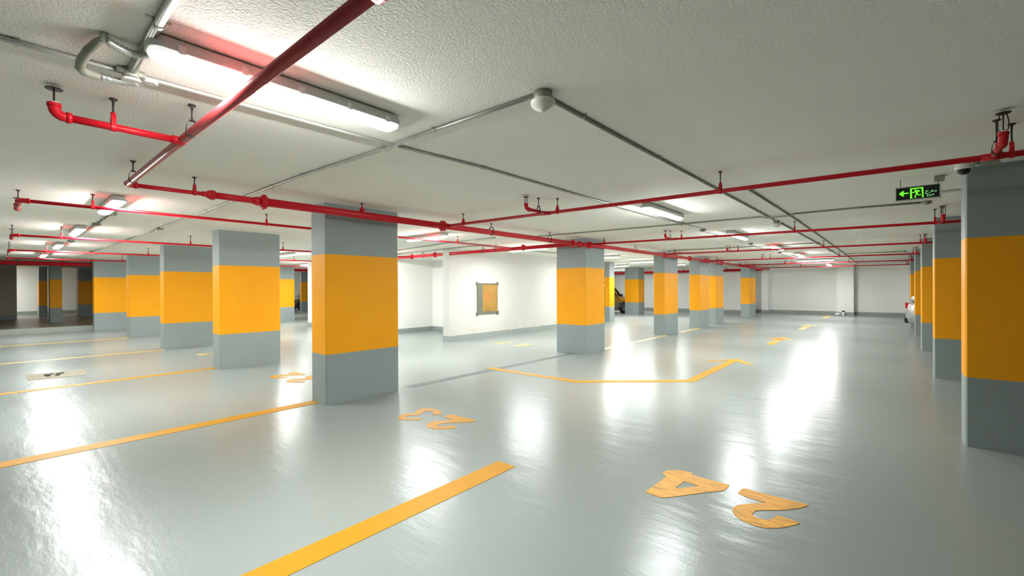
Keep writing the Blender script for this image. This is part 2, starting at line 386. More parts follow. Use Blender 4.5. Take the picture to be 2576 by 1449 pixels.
def coupling(root,c,axis,r,L=.06,ears=True,name='coupling'):
    mb=MB(); R_=r*1.32+.002
    mb.lathe(c,[(r,-L/2),(R_,-L/2+.004),(R_,-L*.12),(R_*1.07,-L*.1),(R_*1.07,L*.1),(R_,L*.12),(R_,L/2-.004),(r,L/2)],16,0,True,axis)
    if ears:
        for s in (1,-1):
            e=.018+r*.25
            if axis=='y': mb.box(c[0]-e,c[0]+e,c[1]-L*.3,c[1]+L*.3,c[2]+s*R_-.012,c[2]+s*R_+.012); mb.cyl((c[0]-e*.6,c[1],c[2]+s*R_-.02),(c[0]-e*.6,c[1],c[2]+s*R_+.02),.006,8)
            else: mb.box(c[0]-L*.3,c[0]+L*.3,c[1]-e,c[1]+e,c[2]+s*R_-.012,c[2]+s*R_+.012); mb.cyl((c[0],c[1]-e*.6,c[2]+s*R_-.02),(c[0],c[1]-e*.6,c[2]+s*R_+.02),.006,8)
    obj(name,mb,'red',root)
def elbow(root,a,c,b,r):
    """short fat bend from a through corner c to b"""
    A,Cc,B=Vector(a),Vector(c),Vector(b); pts=[]
    for k in range(9):
        t=k/8; pts.append(A*(1-t)**2+Cc*2*t*(1-t)+B*t*t)
    mb=MB().tube(pts,r,14)
    d0=(A-Cc).normalized(); d1=(B-Cc).normalized()
    mb.cyl(A-d0*.004,A+d0*.018,r*1.14,14); mb.cyl(B-d1*.004,B+d1*.014,r*1.12,14)
    obj('elbow',mb,'red',root)
def sprinkler(root,x,y,z):
    mb=MB()
    mb.lathe((x,y,z),[(.017,0),(.019,.002),(.019,.008),(.012,.012)],14,0)
    o=obj('sprinkler_head',mb,'white_seal',root)
    m2=MB(); zt=2.578
    for s in (1,-1):
        pts=[(x+s*.008,y,z+.01),(x+s*.022,y,z+.018),(x+s*.024,y,z+(zt-z)*.55),(x+s*.015,y,zt-.012),(x,y,zt-.005)]
        m2.tube(pts,.0035,6)
    m2.cyl((x,y,z+.01),(x,y,zt-.006),.0035,8)
    m2.lathe((x,y,zt-.006),[(.006,0),(.034,.001),(.036,.004),(.034,.007),(.004,.008)],20,0,False)
    obj('deflector',m2,'darkmetal',o)
def arm(root,p,d,L,r,color,hang=.5,hcol='red',axis='y'):
    """short arm off a run at p in direction d, length L, ending in an elbow and an upright head"""
    x,y,z=p; e=(x+d[0]*L,y+d[1]*L,z); R2=r*1.25
    t=MB().cyl((x+d[0]*r,y+d[1]*r,z),(e[0]-d[0]*.045,e[1]-d[1]*.045,z),r,14)
    a=obj('sprinkler_arm',t,color,root)
    elbow(a,(e[0]-d[0]*.05,e[1]-d[1]*.05,z),e,(e[0],e[1],z+.05),R2)
    sprinkler(root,e[0],e[1],z+.062)
    mb=MB()
    if axis=='x': mb.cyl((x-.055,y,z),(x+.055,y,z),r*1.25,14).cyl((x,y,z),(x+d[0]*.05,y+d[1]*.05,z),r*1.25,14)
    else: mb.cyl((x,y-.055,z),(x,y+.055,z),r*1.25,14).cyl((x,y,z),(x+d[0]*.05,y+d[1]*.05,z),r*1.25,14)
    obj('tee_fitting',mb,'red',root)
    if hang: hanger(root,(x+d[0]*L*hang,y+d[1]*L*hang,z),'y' if d[1] else 'x',r,False,hcol)

# main along the middle row
MX,MZ=-5.2,2.447
r=empty('sprinkler_main_pipe',(MX,15,MZ),'thick red sprinkler main running along the middle pillar row','pipe')
obj('pipe',MB().tube([(MX,.74,MZ-.006),(MX,1.37,MZ)],.020,16),'red',r)
obj('pipe',MB().tube([(MX,1.37,MZ),(MX,1.86,MZ)],.033,18),'red',r)
obj('pipe',MB().tube([(MX,1.86,MZ),(MX,8.2,MZ)],.046,20),'red',r)
obj('pipe',MB().tube([(MX,8.2,MZ),(MX+.095,9.2,MZ),(MX+.095,21.5,MZ-.004)],.046,20),'red',r)
obj('pipe',MB().tube([(MX+.095,21.5,MZ-.004),(MX+.095,27.4,MZ-.008)],.058,20),'red',r)
obj('reducer',MB().lathe((MX,1.37,MZ),[(.021,-.06),(.026,-.055),(.026,-.03),(.036,-.015),(.044,0),(.044,.035),(.034,.04)],18,0,True,'y'),'red',r)
coupling(r,(MX,1.40,MZ),'y',.034,.05,False)
obj('reducer',MB().lathe((MX,1.83,MZ),[(.034,-.06),(.048,-.02),(.048,.0)],18,0,True,'y'),'red',r)
coupling(r,(MX,1.88,MZ),'y',.046,.07)
coupling(r,(MX,8.05,MZ),'y',.046,.07); coupling(r,(MX,8.32,MZ),'y',.042,.06)
for y in (15.0,16.6,18.6,21.4,23.2): coupling(r,(MX+.095,y,MZ),'y',.048,.08)
for y in (4.42,8.62,12.85,17.05,21.3): coupling(r,(MX+(.0 if y<5 else .085),y,MZ),'y',.047,.1,True,'tee_fitting')
for y,sl in ((1.25,True),(3.06,True),(5.5,False),(7.2,False),(10.9,False),(14.1,False),(19.6,False),(24,False)): hanger(r,(MX+(.095 if y>9 else 0),y,MZ),'y',.02 if y<1.3 else .046,sl)
elbow(r,(MX,.80,MZ-.005),(MX,.745,MZ-.007),(MX+.05,.745,MZ-.007),.026)
# near branch overhead
r=empty('sprinkler_pipe',(-3.2,.745,2.43),'red sprinkler pipe passing overhead in front of the nearest light','pipe')
obj('pipe',MB().tube([(MX+.04,.745,2.442),(-3.4,.752,2.438),(-.9,.752,2.40)],.0255,20),'red_deep',r)
hanger(r,(-4.93,.746,2.442),'x',.0255,False); hanger(r,(-3.17,.752,2.436),'x',.0255,False)
coupling(r,(-1.16,.752,2.404),'x',.0255,.08,False)
arm(r,(-3.41,.752,2.436),(0,-1),.56,.021,'red',None,'red','x')
hanger(r,(-3.41,.43,2.436),'y',.021,True)
# branches to the right
RB=[(4.50,2.455,2.392,'first'),(8.75,2.476,2.402,'second'),(12.95,2.476,2.426,'third'),(17.1,2.452,2.42,'fourth'),(21.3,2.45,2.42,'fifth'),(25.4,2.45,2.42,'sixth')]
RL=['longest-looking red branch pipe on the right, passing above the exit sign','second red branch pipe to the right, joining the main above the square pillar','third red branch pipe to the right, counting from the camera','fourth thin red branch pipe to the right, over the overlapping pillars','fifth thin red branch pipe to the right, far down the aisle','last thin red branch pipe to the right, before the white end wall']
for (y,za,zb,nm),lab in zip(RB,RL):
    zz=lambda x: za+(zb-za)*(x-MX)/(.6-MX)
    r=empty('sprinkler_pipe',(-2,y,zz(-2)),lab,'pipe')
    obj('pipe',MB().tube([(MX+.04,y,zz(MX)),(3.0,y,zz(3.0))],.0205,14),'red',r)
    for x in (-4.83,-3.13,-1.24,.47 if y>5 else .62): hanger(r,(x,y,zz(x)),'x',.0205,True)
    for x in (-3.29,.53): arm(r,(x,y,zz(x)),(0,-1),.42 if x<0 else .40,.019,'red',.42,'darkmetal','x')
# lines to the left
LL=['red branch pipe at left nearest the camera, passing in front of the first left light','second red branch pipe at left, running behind the number 23 pillar','third red branch pipe at left, ending at the white core wall','fourth thin red branch pipe at left, just before the dark bay']
for (x,za,zb,y1),lab in zip(((-7.0,2.448,2.462,8.15),(-11.0,2.405,2.432,8.15),(-15.0,2.394,2.44,8.04),(-18.9,2.40,2.43,14.)),LL):
    zz=lambda y: za+(zb-za)*y/8.
    r=empty('sprinkler_pipe',(x,3,zz(3)),lab,'pipe')
    obj('pipe',MB().tube([(x,.16,zz(.16)),(x,y1,zz(y1))],.019,14),'red',r)
    for y in (.70,2.57,4.4,6.35): hanger(r,(x,y,zz(y)),'y',.019,True)
    a=obj('sprinkler_arm',MB().cyl((x-.02,.13,zz(.1)),(x-.78,.13,zz(.1)-.004),.021,14),'red_warm_lit',r)
    elbow(a,(x,.19,zz(.1)),(x,.13,zz(.1)),(x-.06,.13,zz(.1)),.026)
    elbow(a,(x-.74,.13,zz(.1)),(x-.80,.13,zz(.1)),(x-.80,.13,zz(.1)+.05),.026)
    sprinkler(r,x-.80,.13,zz(.1)+.06); hanger(r,(x-.30,.13,zz(.1)),'x',.02,False,'darkmetal')
# cross main
r=empty('sprinkler_cross_pipe',(-8,8.2,2.455),'thick red cross pipe running from the white core wall to the square pillar','pipe')
obj('pipe',MB().tube([(-12.34,8.2,2.458),(MX-.02,8.2,2.446)],.044,20),'red',r)
for x in (-11.1,-10.0,-6.7): coupling(r,(x,8.2,2.456),'x',.044,.08)
for x in (-10.55,-8.05,-7.6,-5.75): hanger(r,(x,8.2,2.455),'x',.044,False)
coupling(r,(-5.3,8.2,2.448),'x',.044,.07)
# thick pipe over the dark bay and along the far wall
r=empty('sprinkler_main_pipe',(-22.75,8,2.43),'thick red pipe over the kerb of the dark bay, behind the last left pillar','pipe')
obj('pipe',MB().tube([(-22.75,-2.9,2.425),(-22.75,14,2.44)],.068,20),'red',r)
for y in (.4,2.2,6): hanger(r,(-22.75,y,2.43),'y',.068,False)
coupling(r,(-22.75,1.45,2.43),'y',.068,.09)
r=empty('sprinkler_cross_pipe',(-10,26.6,2.42),'thick red pipe along the far white wall, seen between the middle pillars','pipe')
obj('pipe',MB().tube([(-21,26.6,2.42),(MX,26.6,2.42)],.075,18),'red',r)
for x in (-14,-12,-9.4,-7): hanger(r,(x,26.6,2.42),'x',.075,False)

# ------------------------------------------------------------------ lights
def stadium(L,W,rad,z,n=5):
    """rounded rectangle, long side along y"""
    out=[]
    for cx,cy,a0 in ((W/2-rad,L/2-rad,0),(-W/2+rad,L/2-rad,90),(-W/2+rad,-L/2+rad,180),(W/2-rad,-L/2+rad,270)):
        for k in range(n+1):
            a=math.radians(a0+90*k/n); out.append((cx+rad*math.cos(a),cy+rad*math.sin(a),z))
    return out
def make_light(loc,label,L=1.27,W=.142):
    r=empty('batten_light',loc,label,'ceiling light','white ceiling batten lights'); x,y,z=loc
    mv=lambda ring:[(a+x,b+y,c+z) for a,b,c in ring]
    hb=MB().rings([mv(stadium(L-.05,W-.04,.03,-.004)),mv(stadium(L-.02,W-.012,.04,-.016)),mv(stadium(L,W,.045,-.040)),mv(stadium(L,W,.045,-.060)),mv(stadium(L-.012,W-.012,.04,-.062))],0,True)
    for s in (-1,1): hb.box(x-.02,x+.02,y+s*.42-.03,y+s*.42+.03,z-.012,z)
    obj('lamp_housing',hb,'housing',r)
    ra,rb,rc,rd=mv(stadium(L-.016,W-.016,.042,-.0615)),mv(stadium(L-.020,W-.020,.040,-.074)),mv(stadium(L-.030,W-.028,.038,-.080)),mv(stadium(L-.088,W-.086,.022,-.0975))
    db=MB().rings([ra,rb,rc],1,True,False).rings([rc,rd],0,True,False).add(rd,[list(range(len(rd)))],0).add(ra,[list(range(len(ra)))],1)
    obj('diffuser',db,['diffuser','diffuser_edge'],r)
    for s in (-1,1):
        for t in (-.52,-.27,0.,.27,.52):
            cb=MB().box(x+s*(W/2+.001)-.004,x+s*(W/2+.001)+.004,y+t*L/1.27-.014,y+t*L/1.27+.014,z-.07,z-.036).cyl((x+s*(W/2+.002),y+t*L/1.27-.012,z-.07),(x+s*(W/2+.002),y+t*L/1.27+.012,z-.07),.005,8)
            obj('clip',cb,'white_pl',r)
    return r
lt=make_light((-2.43,1.045,H),'long white batten light nearest the camera, crossed by the red overhead pipe')
HP=math.pi/2
for x,y,a,lab in (
 (-2.43,6.1,0,'batten light over the aisle, second from the camera, left of the exit sign'),
 (-2.40,9.93,0,'third batten light along the aisle, crossed by a red branch pipe'),
 (-2.32,13.6,0,'fourth batten light along the aisle'),
 (-2.30,17.25,0,'fifth batten light along the aisle'),
 (-2.32,21.1,HP,'batten light set crosswise far down the aisle'),
 (-2.25,25.5,0,'farthest batten light of the aisle, near the white end wall'),
 (-7.45,.91,HP,'nearest crosswise batten light of the left row, behind the first left pipe'),
 (-11.1,.90,HP,'second crosswise batten light of the left row'),
 (-15.15,.90,HP,'third crosswise batten light of the left row'),
 (-19.5,.85,HP,'last crosswise batten light of the left row, before the dark bay'),
 (-7.3,5.76,HP,'batten light seen just right of the number 23 pillar, under the main pipe'),
 (-11.2,7.3,HP,'batten light hidden behind the number 23 pillar, facing the white core'),
 (-14.3,5.78,HP,'batten light in the gap between the first two left pillars'),
 (-17.9,5.78,HP,'farther batten light behind the second left pillar'),
 (-7.5,9.37,HP,'batten light in front of the tan panel wall, under the cross pipe'),
 (-7.6,13.7,HP,'batten light just behind the square middle pillar'),
 (-7.65,17.2,HP,'batten light seen between the square pillar and the next, nearer of two'),
 (-7.8,20.5,HP,'batten light seen left of the overlapping pillars'),
 (-10.2,19.7,HP,'batten light above the olive car, left of the bright far pillar'),
 (-12.5,23.9,HP,'batten light added beside the olive car to brighten the far wall'),  # extra lamp put in to light the far wall region
 (-19.0,8.6,HP,'small distant batten light left of the white core corner'),
 (-25.6,9.5,HP,'distant batten light above the grey car'),
 (-32.3,11.6,HP,'unseen batten light added to brighten the left wall behind the grey car'),  # added lamp, hidden behind a pillar, lifts the dark left wall
 (-33.0,-.9,0,'batten light behind the dim bay, lighting the white back wall')):
    dup(lt,(x,y,H),a,lab)

# ------------------------------------------------------------------ conduits
CZ=2.586
def conduit(pts,r,label,clips=(),boxes=(),m='galv',name='conduit'):
    e=empty(name,pts[0],label,'conduit')
    obj('tube',MB().tube(pts,r,12),m,e)
    for c,ax in clips:
        k=MB()
        if ax=='x': k.lathe(c,[(r*.9,-.009),(r*1.25,-.009),(r*1.25,.009),(r*.9,.009)],12,0,False,'x').box(c[0]-.009,c[0]+.009,c[1]-r*2.4,c[1]+r*2.4,H-.004,H)
        else: k.lathe(c,[(r*.9,-.009),(r*1.25,-.009),(r*1.25,.009),(r*.9,.009)],12,0,False,'y').box(c[0]-r*2.4,c[0]+r*2.4,c[1]-.009,c[1]+.009,H-.004,H)
        obj('conduit_clip',k,'galv',e)
    for c in boxes:
        x,y=c; k=MB().lathe((x,y,H-.045),[(.030,0),(.034,.002),(.034,.045)],14).cyl((x-.055,y,CZ-.004),(x+.055,y,CZ-.004),.017,10).cyl((x,y-.055,CZ-.004),(x,y+.055,CZ-.004),.017,10)
        obj('junction_box',k,'galv_dull',e)
    return e
conduit([(-2.915,-2.9,CZ),(-2.915,.3,CZ),(-2.875,1.9,CZ),(-2.80,2.85,CZ),(-2.79,4.9,CZ),(-2.73,7.5,CZ),(-2.73,9.2,CZ),(-2.70,20.4,CZ)],.0125,'straight grey conduit running under the aisle lights beside their row',
  [((-2.916,.05,CZ),'y'),((-2.81,2.85,CZ),'y'),((-2.79,4.9,CZ),'y'),((-2.73,7.0,CZ),'y')],[(-2.88,.43),(-2.73,7.62),(-2.73,8.75),(-2.7,12.4),(-2.7,16.2)])
conduit([(-2.85,.43,CZ-.004),(-1.0,.42,CZ-.004)],.0175,'thick bright steel conduit at the top edge above the nearest light',[((-2.27,.427,CZ-.004),'x')])
conduit([(-1.53,1.985,CZ),(-2.40,1.955,CZ),(-2.80,1.95,CZ-.006),(-2.86,1.95,CZ-.022),(-2.94,1.95,CZ-.022),(-3.0,1.95,CZ-.006),(-4.3,1.90,CZ),(-9.8,1.86,CZ)],.0128,'bright conduit from the round detector crossing towards the left pillars',
  [((-2.378,1.957,CZ),'x'),((-4.27,1.90,CZ),'x'),((-4.99,1.893,CZ),'x'),((-7.2,1.876,CZ),'x')])
conduit([(-10.0,1.86,CZ),(-13.6,1.80,CZ),(-20,1.66,CZ)],.0128,'thin conduit continuing over the left stalls beyond the small detector',[((-12,1.83,CZ),'x'),((-15,1.77,CZ),'x')],[(-17.3,1.70)],'galv_dull')
conduit([(-1.497,2.05,CZ),(-1.49,3.6,CZ),(-1.455,8.0,CZ),(-1.46,8.35,CZ)],.0135,'dull conduit running from the round detector away down the aisle',
  [((-1.496,2.43,CZ),'y'),((-1.488,3.61,CZ),'y'),((-1.48,5.2,CZ),'y'),((-1.462,7.2,CZ),'y')],(), 'galv_dull')
conduit([(-1.44,8.75,CZ),(-1.42,13.3,CZ),(-1.40,20,CZ)],.0135,'dull aisle conduit beyond the second detector',[((-1.43,10.5,CZ),'y')],[(-1.42,13.36),(-1.41,16.5)],'galv_dull')
conduit([(-1.21,5.45,CZ),(-1.18,8.0,CZ),(-1.18,13.4,CZ),(-1.24,27.5,CZ)],.0135,'dull conduit running parallel beside the detector conduit, starting above the aisle',
  [((-1.208,5.6,CZ),'y'),((-1.19,6.9,CZ),'y'),((-1.18,9.4,CZ),'y')],(), 'galv_dull')
conduit([(.33,7.86,CZ),(-.35,7.78,CZ),(-1.1,7.77,CZ),(-1.18,7.77,CZ-.022),(-1.27,7.77,CZ-.02),(-1.36,7.765,CZ-.02),(-1.455,7.762,CZ-.022),(-1.55,7.76,CZ),(-2.73,7.70,CZ),(-5.9,7.45,CZ)],.0125,'conduit crossing the aisle behind the exit sign',
  [((-.347,7.782,CZ),'x'),((-2.2,7.73,CZ),'x'),((-3.6,7.63,CZ),'x')],[(.34,7.86)],'galv_dull')
conduit([(-1.42,13.36,CZ),(-3.0,13.3,CZ),(-5.1,13.1,CZ)],.0125,'second thin conduit crossing the aisle, further down',[((-2.2,13.33,CZ),'x')],(),'galv_dull')
conduit([(-1.2,18.6,CZ),(.3,18.5,CZ)],.014,'short far conduit leading to the right pillar row',(),[(.3,18.5)],'galv_dull')
conduit([(.24,7.14,CZ),(3.,7.14,CZ)],.0125,'short conduit behind the exit sign going to the right pillars',(),(),'galv_dull')
conduit([(-8.1,1.05,CZ),(-13.2,1.03,CZ),(-20,1.0,CZ)],.0125,'thin conduit linking the crosswise lights of the left row',[((-9.2,1.045,CZ),'x')],[(-8.5,1.05),(-10.0,1.04),(-13.9,1.03)],'galv_dull')
conduit([(-12.3,7.75,CZ),(-8.2,7.05,CZ),(-6.5,7.0,CZ)],.0125,'thin conduit crossing behind the left branch pipe, before the cross pipe',[((-10.2,7.4,CZ),'x')],(),'galv_dull')
conduit([(-12.3,8.3,CZ),(-8.4,8.02,CZ),(-8.05,8.1,CZ),(-8.05,14.5,CZ)],.0125,'thin conduit turning past the light near the tan panel wall',[((-10,8.13,CZ),'x')],(),'galv_dull')
# flexible hose of the nearest light
e=empty('flexible_hose',(-2.9,.44,2.54),'looped flexible metal hose feeding the nearest ceiling light','hose')
obj('smooth_sleeve',MB().tube([(-2.925,.32,2.536),(-2.90,.262,2.530),(-2.86,.245,2.530),(-2.78,.243,2.534),(-2.66,.256,2.544),(-2.585,.278,2.560),(-2.56,.30,2.570)],.0185,14),'galv_dull',e)
def flex(pts,r,name):
    P=[Vector(p) for p in pts]; out=[]; rs=[]
    for i in range(len(P)-1):
        n=max(4,int((P[i+1]-P[i]).length/.0095))
        for k in range(n):
            out.append(P[i].lerp(P[i+1],k/n)); rs.append(r if len(out)%2 else r*.76)
    out.append(P[-1]); rs.append(r); obj(name,MB().tube(out,rs,12),'galv',e)
flex([(-2.56,.30,2.570),(-2.572,.335,2.563),(-2.58,.37,2.557),(-2.575,.40,2.553),(-2.545,.425,2.55),(-2.49,.44,2.55)],.0185,'corrugated_hose')
flex([(-2.925,.32,2.536),(-2.93,.36,2.537),(-2.92,.42,2.54),(-2.90,.46,2.545)],.0185,'corrugated_hose')
obj('hose_clamp',MB().box(-2.572,-2.548,.285,.307,2.555,H).lathe((-2.56,.30,2.57),[(.015,-.008),(.019,-.008),(.019,.008),(.015,.008)],12,0,False,'x'),'galv_dull',e)
obj('hose_coupler',MB().lathe((-2.925,.34,2.5365),[(.015,-.02),(.019,-.018),(.019,-.006),(.017,0),(.019,.006),(.019,.018),(.015,.02)],12,0,True,'y'),'chrome',e)
obj('cover_plate',MB().lathe((-2.89,.435,2.538),[(.038,0),(.044,.003),(.044,.012),(.036,.014)],18).lathe((-2.84,.50,2.536),[(.026,0),(.030,.003),(.030,.012),(.025,.014)],14),'plastic',e)

# ------------------------------------------------------------------ detectors, camera, sign
def detector(x,y,label,s=1.):
    r=empty('smoke_detector',(x,y,H),label,'detector')
    obj('mounting_box',MB().lathe((x,y,H-.052*s),[(.050*s,0),(.052*s,.003),(.052*s,.052*s)],20),'galv_dull',r)
    pr=[(.004,-.088),(.016,-.086),(.020,-.080),(.034,-.076),(.036,-.071),(.050,-.068),(.052,-.062),(.062,-.058),(.064,-.051),(.069,-.047),(.070,-.030),(.066,-.024),(.050,-.022)]
    obj('detector_dome',MB().lathe((x,y,H-.026),[(a*s,b*s+(0)) for a,b in pr],26),'plastic',r)
    return r
detector(-1.487,2.0,'round ivory smoke detector where two conduits meet, nearest the camera')
detector(-1.46,8.5,'small smoke detector on the aisle conduit, farther down the aisle',.95)
detector(-9.9,1.86,'small smoke detector on the conduit over the left stalls',.95)
r=empty('dome_camera',(.49,5.64,H),'white dome camera with dark glass at the top of the right pillar','camera')
obj('camera_base',MB().lathe((.49,5.64,H-.062),[(.055,0),(.060,.003),(.062,.03),(.05,.04),(.045,.062)],24),'white_pl',r)
obj('camera_dome',MB().lathe((.49,5.64,H-.066),[(.004,-.042),(.02,-.039),(.034,-.030),(.043,-.016),(.046,0),(.046,.006)],22),'smoked',r)
r=empty('junction_box',(.64,5.6,H),'flat grey junction box on the ceiling right of the dome camera','junction box')
obj('box_body',MB().box(.585,.70,5.56,5.66,H-.045,H).cyl((.55,5.62,H-.02),(.585,5.62,H-.02),.016,10),'galv_dull',r)
obj('box_cover',MB().box(.58,.705,5.555,5.665,H-.052,H-.044),'galv',r)
# exit sign
SY=6.1
SIGN={'arrow':[(.057,2.453),(.084,2.477),(.099,2.478),(.092,2.459),(.133,2.458),(.132,2.446),(.092,2.446),(.1,2.422),(.083,2.425)],
'jl':[(.144,2.5),(.158,2.499),(.159,2.408),(.165,2.395),(.144,2.394)],'li':[(.156,2.499),(.242,2.5),(.243,2.489),(.157,2.488)],
'jr':[(.228,2.493),(.243,2.493),(.246,2.398),(.238,2.395),(.23,2.4),(.236,2.409)],
'head':[(.174,2.491),(.18,2.4935),(.186,2.491),(.188,2.479),(.183,2.4755),(.178,2.478)],
'torso':[(.18,2.47),(.199,2.476),(.212,2.473),(.22,2.452),(.217,2.45),(.206,2.463),(.201,2.452),(.208,2.426),(.227,2.426),(.228,2.418),(.205,2.418),(.197,2.436),(.184,2.407),(.193,2.397),(.182,2.397),(.176,2.41),(.188,2.439),(.184,2.457),(.175,2.45),(.16,2.449),(.161,2.458),(.173,2.459)]}
AR=[[(.341,2.45),(.332,2.448),(.339,2.443),(.341,2.449)],[(.332,2.444),(.317,2.446),(.308,2.455)],[(.308,2.455),(.301,2.449),(.297,2.441),(.29,2.433),(.282,2.432)],[(.318,2.447),(.299,2.446)],[(.309,2.467),(.311,2.463)],[(.26,2.458),(.279,2.456),(.265,2.448),(.258,2.438),(.261,2.43),(.28,2.426)],[(.269,2.439),(.272,2.439)]]
EX=[[(.281,2.418),(.272,2.418),(.272,2.401),(.281,2.401)],[(.272,2.41),(.28,2.41)],[(.286,2.418),(.298,2.401)],[(.298,2.418),(.286,2.401)],[(.304,2.419),(.304,2.4005)],[(.309,2.4175),(.326,2.4175)],[(.3175,2.4175),(.3175,2.4005)]]
def face_prism(mb,poly,y0,y1):
    n=len(poly); v=[(x,y0,z) for x,z in poly]+[(x,y1,z) for x,z in poly]
    mb.add(v,[list(range(n)),[n+k for k in range(n)][::-1]]+[[k,(k+1)%n,n+(k+1)%n,n+k] for k in range(n)]); return mb
r=empty('exit_sign',(.2,SY+.02,2.45),'black and green lit exit sign with running figure, hanging before the right pillars','sign')
obj('sign_case',MB().box(.030,.374,SY+.003,SY+.034,2.376,2.520).box(.030,.374,SY-.003,SY+.004,2.376,2.3865).box(.030,.374,SY-.003,SY+.004,2.5115,2.520).box(.030,.0365,SY-.003,SY+.004,2.38,2.515).box(.3625,.374,SY-.003,SY+.004,2.38,2.515),'housing',r)
p=obj('sign_face',MB().box(.0365,.3625,SY,SY+.004,2.3865,2.5115),'black',r)
obj('arrow_symbol',face_prism(MB(),SIGN['arrow'],SY-.0016,SY),'green',p)
mb=MB()
for k in ('jl','li','jr'): face_prism(mb,SIGN[k],SY-.0016,SY)
obj('door_symbol',mb,'green',p)
mb=MB()
for k in ('head','torso'): face_prism(mb,SIGN[k],SY-.0024,SY)
obj('running_figure_symbol',mb,'green',p)
for nm,st,w in (('arabic_lettering',AR,.0042),('exit_lettering',EX,.0036)):
    mb=MB()
    for s in st: face_prism(mb,stroke_poly(s,w),SY-.0016,SY)
    obj(nm,mb,'mint',p)
obj('hanging_chain',MB().tube([(.07,SY+.018,2.52),(.07,SY+.018,H)],.004,8),'galv_dull',r)
obj('mounting_bracket',MB().box(.325,.40,SY+.0,SY+.10,H-.05,H).cyl((.35,SY+.018,2.518),(.35,SY+.018,H-.04),.006,8),'galv_dull',r)

# ------------------------------------------------------------------ framed panel on the stub wall
PX=-9.325
r=empty('wall_panel',(PX,9.65,1.18),'framed wall panel with painted tan pillar reflection, four steel corner clips and orange marks','panel')
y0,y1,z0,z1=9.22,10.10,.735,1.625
obj('backing_board',MB().box(PX,PX+.03,y0,y1,z0,z1).add([(PX+.0315,y0+.22,z0+.05),(PX+.0315,y1-.02,z0+.05),(PX+.0315,y1-.02,z1-.03),(PX+.0315,y0+.22,z1-.03)],[[0,1,2,3]],1),['reflection_grey','reflection_tan'],r)
mb=MB()
for yy,zz,a,b in ((9.66,1.375,.02,.025),(9.52,1.315,.022,.018),(9.66,1.32,.05,.025),(9.62,1.24,.018,.03),(9.70,1.235,.02,.03),(9.56,1.23,.018,.02),(9.77,1.235,.02,.02),(9.66,1.16,.05,.018),(9.66,1.10,.05,.03)):
    mb.box(PX+.031,PX+.0335,yy-a,yy+a,zz-b,zz+b)
obj('printed_marks',mb,'red_mark',r)
for a in (y0,y1):
    for b in (z0,z1):
        obj('corner_clip',MB().box(PX,PX+.05,a-.035,a+.035,b-.045,b+.045),'steel_clip',r)
obj('frame_rail',MB().box(PX,PX+.042,y0,y1,z1-.012,z1+.012),'steel_clip',r)
obj('frame_rail',MB().box(PX,PX+.042,y0,y1,z0-.012,z0+.012),'steel_clip',r)

